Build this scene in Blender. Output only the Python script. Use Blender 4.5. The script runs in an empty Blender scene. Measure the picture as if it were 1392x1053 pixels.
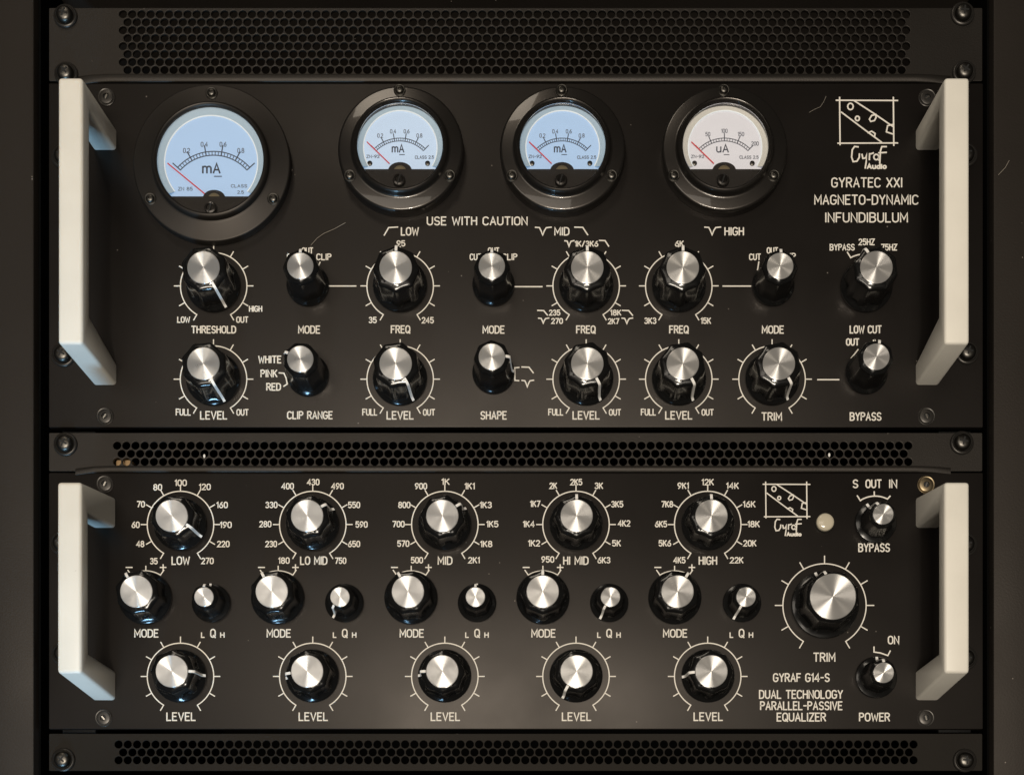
import bpy, bmesh, math, random
from math import sin, cos, pi, radians
random.seed(7)
sc = bpy.context.scene
COL = sc.collection

# ------------------------------------------------------------------ camera, light, exposure
S = 2630.0            # photograph pixels per metre on the panel plane
CX, CY = 696.0, 526.5  # photograph centre
VX, VY = 745.0, 1210.0  # foot of the perpendicular from the lens to the panels
D = 0.62              # lens to panel distance

cam_d = bpy.data.cameras.new('camera')
cam = bpy.data.objects.new('camera', cam_d)
COL.objects.link(cam)
cam.location = ((VX - CX) / S, -D, (CY - VY) / S)
cam.rotation_euler = (pi / 2, 0, 0)
cam_d.sensor_width = 36
cam_d.lens = 36 * D / (1392 / S)
cam_d.shift_x = (CX - VX) / 1392
cam_d.shift_y = (VY - CY) / 1392
cam_d.clip_start = 0.02
cam_d.clip_end = 50
sc.camera = cam

world = bpy.data.worlds.new('World')
sc.world = world
world.use_nodes = True
world.node_tree.nodes['Background'].inputs[0].default_value = (1.0, 0.86, 0.72, 1)
world.node_tree.nodes['Background'].inputs[1].default_value = 0.02

def area(name, loc, target, sx, sy, power, color):
    l = bpy.data.lights.new(name, 'AREA')
    l.shape = 'RECTANGLE'; l.size = sx; l.size_y = sy
    l.energy = power; l.color = color
    o = bpy.data.objects.new(name, l)
    COL.objects.link(o)
    o.location = loc
    from mathutils import Vector
    d = Vector(target) - Vector(loc)
    o.rotation_euler = d.to_track_quat('-Z', 'Y').to_euler()
    return o

area('desk_lamp', (-0.10, -3.0, -0.78), (0, 0, 0), 1.2, 0.36, 56, (1.0, 0.90, 0.76))
area('streak_light', (0.02, -3.0, -0.74), (0, 0, 0), 0.13, 0.13, 20, (1.0, 0.91, 0.78))  # small light added to draw crisp streaks on the knob caps
area('room_lamp', (-0.75, -3.0, 0.42), (0, 0, 0), 2.0, 0.9, 15, (1.0, 0.90, 0.77))
area('ceiling_lamp', (-0.5, -1.3, 1.7), (0, 0, 0), 0.5, 0.5, 4, (1.0, 0.88, 0.72))
area('screen_glow', (-0.30, -0.34, -0.92), (-0.225, -0.03, -0.02), 0.14, 0.10, 0.16, (0.36, 0.68, 1.0)).data.spread = radians(30)

sc.view_settings.view_transform = 'Standard'
sc.view_settings.look = 'None'
sc.view_settings.exposure = 0.0
sc.view_settings.gamma = 1.0
sc.view_settings.use_curve_mapping = False
sc.render.engine = 'CYCLES'
sc.render.resolution_x = 1024
sc.render.resolution_y = 774

# ------------------------------------------------------------------ helpers
def P(px, py, h=0.0):
    """photograph pixel at height h (m) above the panels -> panel coordinates (x right, y up)"""
    f = (D - h) / D
    return ((VX + (px - VX) * f - CX) / S, (CY - (VY + (py - VY) * f)) / S)

def px(v):
    return v / S

def mat(name, base, rough=0.5, metal=0.0, spec=0.5, build=None, coat=0.0):
    m = bpy.data.materials.new(name)
    m.use_nodes = True
    nt = m.node_tree
    b = nt.nodes['Principled BSDF']
    b.inputs['Base Color'].default_value = (*base, 1)
    b.inputs['Roughness'].default_value = rough
    b.inputs['Metallic'].default_value = metal
    b.inputs['Specular IOR Level'].default_value = spec
    b.inputs['Coat Weight'].default_value = coat
    if build:
        build(nt, b)
    return m

def N(nt, t, **kw):
    n = nt.nodes.new(t)
    for k, v in kw.items():
        setattr(n, k, v)
    return n

def grain(scale, bump, rlo, rhi, dust=0.0, base=None, blotch=3.0, blotch_amt=0.25):
    """fine paint grain, blotchy gloss and specks of dust"""
    def f(nt, b):
        tc = N(nt, 'ShaderNodeTexCoord')
        n = N(nt, 'ShaderNodeTexNoise'); n.inputs['Scale'].default_value = scale; n.inputs['Detail'].default_value = 3
        nt.links.new(tc.outputs['Object'], n.inputs['Vector'])
        bp = N(nt, 'ShaderNodeBump'); bp.inputs['Strength'].default_value = bump; bp.inputs['Distance'].default_value = 0.0002
        nt.links.new(n.outputs['Fac'], bp.inputs['Height'])
        nt.links.new(bp.outputs['Normal'], b.inputs['Normal'])
        n2 = N(nt, 'ShaderNodeTexNoise'); n2.inputs['Scale'].default_value = blotch * 4; n2.inputs['Detail'].default_value = 5
        nt.links.new(tc.outputs['Object'], n2.inputs['Vector'])
        mr = N(nt, 'ShaderNodeMapRange')
        mr.inputs['From Min'].default_value = 0.3; mr.inputs['From Max'].default_value = 0.7
        mr.inputs['To Min'].default_value = rlo; mr.inputs['To Max'].default_value = rhi
        nt.links.new(n2.outputs['Fac'], mr.inputs['Value'])
        nt.links.new(mr.outputs['Result'], b.inputs['Roughness'])
        if base:
            mx = N(nt, 'ShaderNodeMix', data_type='RGBA')
            mx.inputs['A'].default_value = (*[c * (1 - blotch_amt) for c in base], 1)
            mx.inputs['B'].default_value = (*[c * (1 + blotch_amt) for c in base], 1)
            nt.links.new(n2.outputs['Fac'], mx.inputs['Factor'])
            out = mx.outputs['Result']
            if dust > 0:
                v = N(nt, 'ShaderNodeTexVoronoi'); v.inputs['Scale'].default_value = 130
                nt.links.new(tc.outputs['Object'], v.inputs['Vector'])
                n3 = N(nt, 'ShaderNodeTexNoise'); n3.inputs['Scale'].default_value = 60
                nt.links.new(tc.outputs['Object'], n3.inputs['Vector'])
                ma = N(nt, 'ShaderNodeMath', operation='LESS_THAN'); ma.inputs[1].default_value = 0.045
                nt.links.new(v.outputs['Distance'], ma.inputs[0])
                mb = N(nt, 'ShaderNodeMath', operation='GREATER_THAN'); mb.inputs[1].default_value = 0.57
                nt.links.new(n3.outputs['Fac'], mb.inputs[0])
                mm = N(nt, 'ShaderNodeMath', operation='MULTIPLY')
                nt.links.new(ma.outputs[0], mm.inputs[0]); nt.links.new(mb.outputs[0], mm.inputs[1])
                m2 = N(nt, 'ShaderNodeMath', operation='MULTIPLY'); m2.inputs[1].default_value = dust
                nt.links.new(mm.outputs[0], m2.inputs[0])
                mx2 = N(nt, 'ShaderNodeMix', data_type='RGBA')
                mx2.inputs['B'].default_value = (0.35, 0.31, 0.27, 1)
                nt.links.new(m2.outputs[0], mx2.inputs['Factor'])
                nt.links.new(out, mx2.inputs['A'])
                out = mx2.outputs['Result']
            nt.links.new(out, b.inputs['Base Color'])
    return f

ROT = 0.25
def brushed(nt, b):
    """lathe-turned aluminium: grooves run in circles round the local z axis"""
    b.inputs['Anisotropic'].default_value = 1.0
    b.inputs['Anisotropic Rotation'].default_value = ROT
    tg = N(nt, 'ShaderNodeTangent', direction_type='RADIAL', axis='Z')
    nt.links.new(tg.outputs['Tangent'], b.inputs['Tangent'])
    tc = N(nt, 'ShaderNodeTexCoord')
    inf = N(nt, 'ShaderNodeObjectInfo')
    ln = N(nt, 'ShaderNodeVectorMath', operation='LENGTH')
    nt.links.new(tc.outputs['Object'], ln.inputs[0])
    ad = N(nt, 'ShaderNodeMath', operation='ADD')
    nt.links.new(ln.outputs['Value'], ad.inputs[0]); nt.links.new(inf.outputs['Random'], ad.inputs[1])
    n = N(nt, 'ShaderNodeTexNoise', noise_dimensions='1D'); n.inputs['Scale'].default_value = 3600; n.inputs['Detail'].default_value = 1
    nt.links.new(ad.outputs[0], n.inputs['W'])
    # handling marks that differ from knob to knob
    of = N(nt, 'ShaderNodeVectorMath', operation='ADD')
    nt.links.new(tc.outputs['Object'], of.inputs[0]); nt.links.new(inf.outputs['Random'], of.inputs[1])
    n2 = N(nt, 'ShaderNodeTexNoise'); n2.inputs['Scale'].default_value = 170; n2.inputs['Detail'].default_value = 4
    nt.links.new(of.outputs['Vector'], n2.inputs['Vector'])
    sm = N(nt, 'ShaderNodeMath', operation='MULTIPLY_ADD'); sm.inputs[1].default_value = 0.30
    nt.links.new(n.outputs['Fac'], sm.inputs[0]); nt.links.new(n2.outputs['Fac'], sm.inputs[2])
    mr = N(nt, 'ShaderNodeMapRange'); mr.inputs['To Min'].default_value = 0.26; mr.inputs['To Max'].default_value = 0.40
    mr.inputs['From Min'].default_value = 0.35; mr.inputs['From Max'].default_value = 0.95
    nt.links.new(sm.outputs[0], mr.inputs['Value'])
    nt.links.new(mr.outputs['Result'], b.inputs['Roughness'])
    c = N(nt, 'ShaderNodeMix', data_type='RGBA')
    c.inputs['A'].default_value = (0.54, 0.53, 0.52, 1); c.inputs['B'].default_value = (0.68, 0.665, 0.645, 1)
    nt.links.new(inf.outputs['Random'], c.inputs['Factor'])
    nt.links.new(c.outputs['Result'], b.inputs['Base Color'])

PB = (0.0044, 0.0036, 0.0032)
M = {}
M['panel'] = mat('black anodised panel', PB, spec=0.38, build=grain(2200, 0.12, 0.41, 0.53, dust=0.4, base=PB, blotch_amt=0.15))
M['vent'] = mat('black powder coat', (0.0075, 0.0066, 0.0056), spec=0.42, build=grain(1500, 0.35, 0.46, 0.56, dust=0.2, base=(0.0075, 0.0066, 0.0056)))
M['vent_shaded'] = mat('black powder coat dulled for shade', (0.0075, 0.0067, 0.0055), spec=0.2, build=grain(1500, 0.35, 0.6, 0.7, dust=0.2, base=(0.0075, 0.0067, 0.0055)))  # sheen lowered to stand in for shade on the bottom vent
M['board'] = mat('black cabinet board', (0.016, 0.0135, 0.0115), spec=0.22, build=grain(900, 0.4, 0.5, 0.62, dust=0.5, base=(0.016, 0.0135, 0.0115)))
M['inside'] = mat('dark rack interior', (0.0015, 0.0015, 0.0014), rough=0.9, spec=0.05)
M['rail'] = mat('black steel rail', (0.004, 0.004, 0.004), rough=0.7, spec=0.2)
M['handle'] = mat('satin cream handle', (0.80, 0.76, 0.68), build=grain(1800, 0.25, 0.38, 0.54, dust=0.3, base=(0.74, 0.71, 0.64), blotch=10, blotch_amt=0.09))
M['ink'] = mat('cream engraved paint', (0.76, 0.72, 0.65), spec=0.3, build=grain(3000, 0.2, 0.5, 0.7, base=(0.76, 0.72, 0.65), blotch=60, blotch_amt=0.16))
M['knob'] = mat('glossy black phenolic', (0.006, 0.006, 0.006), spec=0.5, build=grain(700, 0.0, 0.15, 0.24), coat=0.2)
M['cap'] = mat('turned aluminium', (0.62, 0.61, 0.595), metal=0.68, rough=0.35, build=brushed)
M['white'] = mat('white pointer paint', (0.85, 0.83, 0.80), rough=0.45)
M['meter'] = mat('black meter moulding', (0.008, 0.0072, 0.0065), spec=0.6, coat=0.5, build=grain(1200, 0.06, 0.24, 0.36))
M['meter_flat'] = mat('satin black meter flange', (0.008, 0.007, 0.0062), spec=0.5, build=grain(1200, 0.06, 0.42, 0.5))
M['screw'] = mat('blackened steel screw', (0.10, 0.094, 0.085), metal=1.0, build=grain(900, 0.2, 0.30, 0.46))
M['screw_dark'] = mat('black oxide screw', (0.05, 0.046, 0.042), metal=0.7, rough=0.38)
M['recess'] = mat('screw recess', (0.004, 0.004, 0.004), rough=0.7)
M['brass'] = mat('worn brassy screw', (0.24, 0.19, 0.12), metal=1.0, rough=0.4)
M['steel'] = mat('bright screw', (0.5, 0.47, 0.42), metal=1.0, rough=0.3)
M['dial_ink'] = mat('grey dial print', (0.05, 0.055, 0.075), rough=0.7)
M['dial_grey'] = mat('pale dial print', (0.13, 0.14, 0.17), rough=0.7)
M['needle'] = mat('red needle', (0.65, 0.06, 0.06), rough=0.5)
M['lens'] = mat('frosted lamp lens', (0.50, 0.45, 0.35), rough=0.15)
M['hair'] = mat('grey dust hair', (0.28, 0.25, 0.21), rough=0.7)
M['tan'] = mat('tan foam', (0.34, 0.22, 0.11), rough=0.8)
M['gold'] = mat('brass movement', (0.30, 0.24, 0.14), metal=0.6, rough=0.4)

def dial_mat(name, col, glow, strength):
    def f(nt, b):
        b.inputs['Emission Color'].default_value = (*glow, 1)
        b.inputs['Emission Strength'].default_value = strength
    return mat(name, col, rough=0.6, build=f)
M['dial_blue'] = dial_mat('backlit blue dial', (0.36, 0.45, 0.57), (0.30, 0.58, 1.0), 0.36)
M['dial_pale'] = dial_mat('backlit pale dial', (0.48, 0.55, 0.64), (0.38, 0.64, 1.0), 0.34)
M['dial_rim'] = dial_mat('pale bezel reflection', (0.72, 0.74, 0.74), (0.6, 0.75, 0.9), 0.25)  # pale glowing arc standing in for the bezel's reflection
M['dial_white'] = dial_mat('backlit white dial', (0.55, 0.55, 0.57), (0.85, 0.82, 0.92), 0.25)

M['dial_band'] = dial_mat('blue grey dial edge', (0.36, 0.42, 0.46), (0.35, 0.60, 0.80), 0.20)  # darker edge tone painted in for backlight fading outward
M['dial_band_white'] = dial_mat('pale dial edge', (0.52, 0.50, 0.45), (0.9, 0.85, 0.75), 0.14)  # the same painted edge falloff for the white dial

def glass_mat():
    m = bpy.data.materials.new('meter glass'); m.use_nodes = True
    nt = m.node_tree; nt.nodes.clear()
    o = N(nt, 'ShaderNodeOutputMaterial'); mx = N(nt, 'ShaderNodeMixShader')
    t = N(nt, 'ShaderNodeBsdfTransparent'); g = N(nt, 'ShaderNodeBsdfGlossy'); fr = N(nt, 'ShaderNodeFresnel')
    g.inputs['Roughness'].default_value = 0.06
    fr.inputs['IOR'].default_value = 1.45
    nt.links.new(fr.outputs[0], mx.inputs[0]); nt.links.new(t.outputs[0], mx.inputs[1]); nt.links.new(g.outputs[0], mx.inputs[2])
    nt.links.new(mx.outputs[0], o.inputs[0])
    return m
M['glass'] = glass_mat()
for k_ in ('panel', 'vent', 'vent_shaded', 'board', 'meter', 'meter_flat'):
    M[k_].node_tree.nodes['Principled BSDF'].inputs['Specular Tint'].default_value = (1.0, 0.91, 0.84, 1)

def link(name, me, m, parent, loc=(0, 0, 0), rz=0.0, smooth=35):
    o = bpy.data.objects.new(name, me)
    COL.objects.link(o)
    if m and not me.materials:
        me.materials.append(m)
    if smooth:
        me.shade_smooth()
        me.set_sharp_from_angle(angle=radians(smooth))
    if parent:
        o.parent = parent
    o.location = loc
    o.rotation_euler = (0, 0, rz)
    return o

def from_bm(bm, name):
    me = bpy.data.meshes.new(name)
    bmesh.ops.recalc_face_normals(bm, faces=bm.faces)
    bm.to_mesh(me); bm.free()
    return me

def thing(name, label, cat, loc=(0, 0, 0), group=None):
    o = bpy.data.objects.new(name, None)
    COL.objects.link(o)
    o.empty_display_size = 0.02
    o.location = loc
    o.rotation_euler = (pi / 2, 0, 0)     # local x right, local y up, local z out of the panel
    o['label'] = label; o['category'] = cat
    if group:
        o['group'] = group
    return o

def copy_part(o, parent, loc, rz):
    """a part with copies of its sub-parts; mesh data shared"""
    c = o.copy(); COL.objects.link(c); c.parent = parent
    c.location = loc; c.rotation_euler = (0, 0, rz)
    for ch in list(o.children):
        d = ch.copy(); COL.objects.link(d); d.parent = c
    return c

def box_bm(bm, x0, x1, y0, y1, z0, z1):
    vs = [bm.verts.new((x, y, z)) for x in (x0, x1) for y in (y0, y1) for z in (z0, z1)]
    for f in ((0, 1, 3, 2), (4, 6, 7, 5), (0, 4, 5, 1), (2, 3, 7, 6), (0, 2, 6, 4), (1, 5, 7, 3)):
        bm.faces.new([vs[i] for i in f])
    return vs

def box(name, x0, x1, y0, y1, z0, z1, m, parent, bev=0.0004, seg=2):
    bm = bmesh.new()
    box_bm(bm, x0, x1, y0, y1, z0, z1)
    if bev:
        bmesh.ops.bevel(bm, geom=bm.edges[:], offset=bev, segments=seg, affect='EDGES', profile=0.5)
    return link(name, from_bm(bm, name), m, parent)

def lathe(prof, n=64, flute=None, close_top=True, close_bot=True):
    """prof: (r, z[, flute amount]) from the panel outward"""
    bm = bmesh.new()
    rings = []
    for p in prof:
        r, z = p[0], p[1]
        fa = p[2] if len(p) > 2 else 0
        ring = []
        for i in range(n):
            t = 2 * pi * i / n
            rr = r * (1 - fa * flute(t)) if fa else r
            ring.append(bm.verts.new((rr * cos(t), rr * sin(t), z)))
        rings.append(ring)
    for a, b in zip(rings, rings[1:]):
        for i in range(n):
            bm.faces.new((a[i], a[(i + 1) % n], b[(i + 1) % n], b[i]))
    if close_top:
        bm.faces.new(rings[-1])
    if close_bot:
        bm.faces.new(rings[0][::-1])
    return bm

# ------------------------------------------------------------------ stroke lettering
def E(cx, cy, rx, ry, a0, a1, n=None):
    n = n or max(4, int(abs(a1 - a0) / 22))
    return [(cx + rx * cos(radians(a0 + (a1 - a0) * i / n)), cy + ry * sin(radians(a0 + (a1 - a0) * i / n))) for i in range(n + 1)]

def oval(w):
    r = w / 2
    return E(r, 1 - r * 1.1, r, r * 1.1, 0, 180) + E(r, r * 1.1, r, r * 1.1, 180, 360) + [(w, 1 - r * 1.1)]

G = {
 'A': (.56, [[(0, 0), (.28, 1), (.56, 0)], [(.1, .34), (.46, .34)]]),
 'B': (.54, [[(0, 0), (0, 1), (.28, 1)] + E(.28, .77, .23, .23, 90, -90) + [(0, .54)], E(.27, .27, .27, .27, 90, -90) + [(0, 0)]]),
 'C': (.54, [E(.28, .72, .28, .28, 25, 180) + E(.28, .28, .28, .28, 180, 335)]),
 'D': (.54, [[(0, 0), (0, 1), (.22, 1)] + E(.22, .68, .32, .32, 90, 0) + E(.22, .32, .32, .32, 0, -90) + [(0, 0)]]),
 'E': (.46, [[(.46, 0), (0, 0), (0, 1), (.46, 1)], [(0, .53), (.38, .53)]]),
 'F': (.46, [[(0, 0), (0, 1), (.46, 1)], [(0, .53), (.38, .53)]]),
 'G': (.56, [E(.28, .72, .28, .28, 25, 180) + E(.28, .28, .28, .28, 180, 360) + [(.56, .46), (.32, .46)]]),
 'H': (.52, [[(0, 0), (0, 1)], [(.52, 0), (.52, 1)], [(0, .52), (.52, .52)]]),
 'I': (.04, [[(.02, 0), (.02, 1)]]),
 'K': (.52, [[(0, 0), (0, 1)], [(.5, 1), (0, .42)], [(.17, .6), (.52, 0)]]),
 'L': (.44, [[(0, 1), (0, 0), (.44, 0)]]),
 'M': (.64, [[(0, 0), (0, 1), (.32, .3), (.64, 1), (.64, 0)]]),
 'N': (.54, [[(0, 0), (0, 1), (.54, 0), (.54, 1)]]),
 'O': (.56, [oval(.56)]),
 'P': (.5, [[(0, 0), (0, 1), (.25, 1)] + E(.25, .76, .25, .25, 90, -90) + [(0, .51)]]),
 'Q': (.56, [oval(.56), [(.32, .24), (.58, -.06)]]),
 'R': (.52, [[(0, 0), (0, 1), (.26, 1)] + E(.26, .76, .25, .25, 90, -90) + [(0, .51)], [(.26, .5), (.52, 0)]]),
 'S': (.52, [E(.27, .745, .245, .255, 25, 270) + E(.26, .245, .26, .245, 90, -155)[1:]]),
 'T': (.54, [[(0, 1), (.54, 1)], [(.27, 1), (.27, 0)]]),
 'U': (.54, [[(0, 1), (0, .3)] + E(.27, .3, .27, .3, 180, 360)[1:] + [(.54, 1)]]),
 'V': (.56, [[(0, 1), (.28, 0), (.56, 1)]]),
 'W': (.78, [[(0, 1), (.18, 0), (.39, .75), (.6, 0), (.78, 1)]]),
 'X': (.54, [[(0, 0), (.54, 1)], [(0, 1), (.54, 0)]]),
 'Y': (.54, [[(0, 1), (.27, .48), (.54, 1)], [(.27, .48), (.27, 0)]]),
 'Z': (.52, [[(0, 1), (.52, 1), (0, 0), (.52, 0)]]),
 '0': (.5, [oval(.5)]),
 '1': (.2, [[(0, .8), (.18, 1), (.18, 0)]]),
 '2': (.52, [E(.26, .73, .25, .27, 165, -35) + [(0, 0), (.52, 0)]]),
 '3': (.52, [E(.25, .765, .235, .235, 155, -90) + E(.25, .265, .265, .265, 90, -155)[1:]]),
 '4': (.56, [[(.42, 0), (.42, 1), (0, .3), (.56, .3)]]),
 '5': (.52, [[(.48, 1), (.06, 1), (.02, .55)] + E(.25, .32, .27, .32, 130, -150)]),
 '6': (.52, [[(.42, 1), (.2, .76), (.05, .46)] + E(.26, .29, .26, .29, 155, 515)]),
 '7': (.5, [[(0, 1), (.5, 1), (.16, 0)]]),
 '8': (.52, [E(.26, .765, .22, .235, -90, 270, 14), E(.26, .265, .26, .265, 90, 450, 14)]),
 '9': (.52, [[(.1, 0), (.32, .24), (.47, .54)] + E(.26, .71, .26, .29, -25, 335)]),
 '-': (.34, [[(0, .5), (.34, .5)]]),
 '+': (.6, [[(0, .5), (.6, .5)], [(.3, .2), (.3, .8)]]),
 '/': (.4, [[(0, -.05), (.4, 1.05)]]),
 '.': (.06, [[(.0, .02), (.06, .02)]]),
 ' ': (.26, []),
 'm': (.72, [[(0, 0), (0, .7)], [(0, .5)] + E(.18, .5, .18, .2, 180, 0)[1:] + [(.36, 0)], [(.36, .5)] + E(.54, .5, .18, .2, 180, 0)[1:] + [(.72, 0)]]),
 'u': (.42, [[(0, .7), (0, .22)] + E(.21, .22, .21, .22, 180, 360)[1:], [(.42, .7), (.42, 0)]]),
 'd': (.42, [E(.21, .32, .21, .32, 0, 360, 12), [(.42, 1), (.42, 0)]]),
 'i': (.04, [[(.02, 0), (.02, .64)], [(.02, .86), (.02, .9)]]),
 'o': (.44, [E(.22, .33, .22, .33, 0, 360, 12)]),
}

class Ink:
    """flat painted strokes collected into one mesh"""
    def __init__(s, z=0.00006):
        s.bm = bmesh.new(); s.k = 0; s.z = z
    def stroke(s, pts, w):
        # pts in panel metres
        q = [pts[0]]
        for p in pts[1:]:
            if math.hypot(p[0] - q[-1][0], p[1] - q[-1][1]) > 1e-6:
                q.append(p)
        if len(q) < 2:
            return
        closed = len(q) > 3 and math.hypot(q[0][0] - q[-1][0], q[0][1] - q[-1][1]) < 1e-6
        if closed:
            q = q[:-1]
        n = len(q); h = w / 2
        z = s.z + (s.k % 9) * 0.000006; s.k += 1
        def dirv(a, b):
            L = math.hypot(b[0] - a[0], b[1] - a[1]); return ((b[0] - a[0]) / L, (b[1] - a[1]) / L)
        if not closed:
            d = dirv(q[1], q[0]); q[0] = (q[0][0] + d[0] * h * .6, q[0][1] + d[1] * h * .6)
            d = dirv(q[-2], q[-1]); q[-1] = (q[-1][0] + d[0] * h * .6, q[-1][1] + d[1] * h * .6)
        L, R = [], []
        for i in range(n):
            if closed or 0 < i < n - 1:
                d0 = dirv(q[i - 1], q[i]); d1 = dirv(q[i], q[(i + 1) % n])
            elif i == 0:
                d0 = d1 = dirv(q[0], q[1])
            else:
                d0 = d1 = dirv(q[-2], q[-1])
            nx, ny = -(d0[1] + d1[1]), d0[0] + d1[0]
            l = math.hypot(nx, ny)
            if l < 1e-3:
                nx, ny, l = -d0[1], d0[0], 1.0
            nx /= l; ny /= l
            c = max(0.5, -d0[1] * nx + d0[0] * ny)
            L.append(s.bm.verts.new((q[i][0] + nx * h / c, q[i][1] + ny * h / c, z)))
            R.append(s.bm.verts.new((q[i][0] - nx * h / c, q[i][1] - ny * h / c, z)))
        for i in range(n if closed else n - 1):
            j = (i + 1) % n
            s.bm.faces.new((R[i], R[j], L[j], L[i]))
    def line(s, pix, w=1.7, h=0.0):
        s.stroke([P(a, b, h) for a, b in pix], px(w))
    def text(s, t, cx, cy, H, W=None, w=1.85, h=0.0, gap=.22):
        H -= w * .85
        if W:
            W -= w * .85
        tot = sum(G[c][0] for c in t) + gap * (len(t) - 1)
        f = (D - h) / D
        sx = (W / tot if W else H * .95) * f
        x0, y0 = P(cx, cy, h)
        x = -tot / 2
        for c in t:
            for st in G[c][1]:
                s.stroke([(x0 + (x + a) * sx / S, y0 + (b - .5) * H * f / S) for a, b in st], px(w))
            x += G[c][0] + gap
    def arc(s, cx, cy, r, a0, a1, w=1.6):
        """angles clockwise from straight up, pixels"""
        n = max(6, int(abs(a1 - a0) / 5))
        s.line([(cx + r * sin(radians(a0 + (a1 - a0) * i / n)), cy - r * cos(radians(a0 + (a1 - a0) * i / n))) for i in range(n + 1)], w)
    def tick(s, cx, cy, r0, r1, a, w=1.5):
        s.line([(cx + r0 * sin(radians(a)), cy - r0 * cos(radians(a))), (cx + r1 * sin(radians(a)), cy - r1 * cos(radians(a)))], w)
    def done(s, name, parent, m=None):
        me = bpy.data.meshes.new(name)
        s.bm.to_mesh(me); s.bm.free()
        return link(name, me, m or M['ink'], parent, smooth=0)

def scale_ring(parent, cx, cy, r=45.2, tl=8.5, ticks=True):
    k = Ink()
    a = 30.5
    n = max(6, 60)
    pts = []
    def at(rr, ang):
        return (cx + rr * sin(radians(ang)), cy - rr * cos(radians(ang)))
    pts = [at(r + tl, 180 + a)] + [at(r, 180 + a + (360 - 2 * a) * i / n) for i in range(n + 1)] + [at(r + tl, 180 - a)]
    k.line(pts, 1.5)
    for i in range(1, 10):
        k.tick(cx, cy, r + .9, r + tl, -150 + 30 * i)
    return k.done('scale_marking', parent)

# ------------------------------------------------------------------ knobs
MM = 0.001
def flute8(t):
    return math.sqrt(sin(4 * t) ** 2 + 0.02) - 0.14

def make_knob(rc, rs, rb, H, fl=0.085):
    """returns (body mesh, cap mesh, pointer mesh); sizes in mm"""
    skirt = rb - rs
    prof = [(rb - .5, .5), (rb, .9), (rb, 1.7), (rb - .35, 2.2), (rs + skirt * .62, 2.6), (rs + skirt * .40, 3.1, .5 * fl),
            (rs + skirt * .28, 4.0, fl), (rs + skirt * .14, H * .5, fl), (rs, H - 2.3, fl), (rs - .06, H - 1.7, fl), (rs - .35, H - 1.15, fl),
            (rs - .9, H - .80, fl * .95), (rc + (rs - rc) * .45, H - .48, fl * .7), (rc + .45, H - .28, fl * .25), (rc + .22, H - .15, 0), (rc + .05, H - .12, 0), (rc - .05, H - .5, 0)]
    bm = lathe([(p[0] * MM, p[1] * MM, *(p[2:])) for p in prof], 128, flute8)
    body = from_bm(bm, 'knob')
    cap = from_bm(lathe([(x * MM, z * MM) for x, z in ((rc - .02, -.45), (rc - .02, -.12), (rc - .1, -.02), (rc - .28, .06), (rc - .5, .06), (rc * .5, .065), (.3, .06))], 96), 'cap')
    # pointer line painted down the shoulder, the wall and the skirt, along local +y, between two ridges
    bm = bmesh.new()
    line = [(rc + .05, H + .0), (rc + .45, H - .20)]
    seq = [p for p in prof if p[1] >= 2.1][::-1]
    pts = []
    w = .66 if rb > 10 else .58
    fp = flute8(pi / 2)
    path = []
    for p in seq[2:]:
        fa = p[2] if len(p) > 2 else 0
        path.append((p[0] * (1 - fa * fp), p[1]))
    path.append((rb - .9, 2.35))
    prev = None
    for i, (r, z) in enumerate(path):
        a = path[max(0, i - 1)]; b = path[min(len(path) - 1, i + 1)]
        dr, dz = b[0] - a[0], b[1] - a[1]
        l = math.hypot(dr, dz) or 1
        nr, nz = -dz / l, dr / l
        e = .3
        r2, z2 = r + nr * e, z + nz * e
        quad = [bm.verts.new((sx * w * MM, rr * MM, zz * MM)) for sx, rr, zz in ((-1, r - nr * .3, z - nz * .3), (-1, r2, z2), (1, r2, z2), (1, r - nr * .3, z - nz * .3))]
        if prev:
            for j in range(4):
                bm.faces.new((prev[j], prev[(j + 1) % 4], quad[(j + 1) % 4], quad[j]))
        else:
            bm.faces.new(quad)
        prev = quad
    bm.faces.new(prev[::-1])
    ptr = from_bm(bm, 'pointer')
    for me, m in ((body, 'knob'), (cap, 'cap'), (ptr, 'white')):
        me.materials.append(M[m])
    return body, cap, ptr, H

PROTO = {}
def knob(kind, parent, cx, cy, ang, spec):
    x, y = P(cx, cy)
    if kind not in PROTO:
        body, cap, ptr, H = make_knob(*spec)
        k = link('knob', body, None, parent, (x, y, 0), -radians(ang), smooth=28)
        link('cap', cap, None, k, (0, 0, H * MM), smooth=30)
        link('pointer', ptr, None, k, smooth=30)
        PROTO[kind] = k
        return k
    return copy_part(PROTO[kind], parent, (x, y, 0), -radians(ang))

UL = ('upper large', (8.15, 11.75, 14.0, 18.5))
UM = ('upper medium', (6.6, 9.1, 10.9, 20.0, .07))
UC = ('upper low cut', (8.15, 11.5, 13.4, 20.0))
LL = ('lower large', (8.15, 11.3, 13.7, 14.6))
LS = ('lower small', (4.9, 6.7, 9.9, 14.4, .05))
LB = ('lower switch', (5.15, 7.0, 10.7, 15.4, .05))
LT = ('lower trim', (11.5, 13.6, 17.4, 18.8, .06))

# ------------------------------------------------------------------ screws
def flute_cross(r):
    return r

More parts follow.
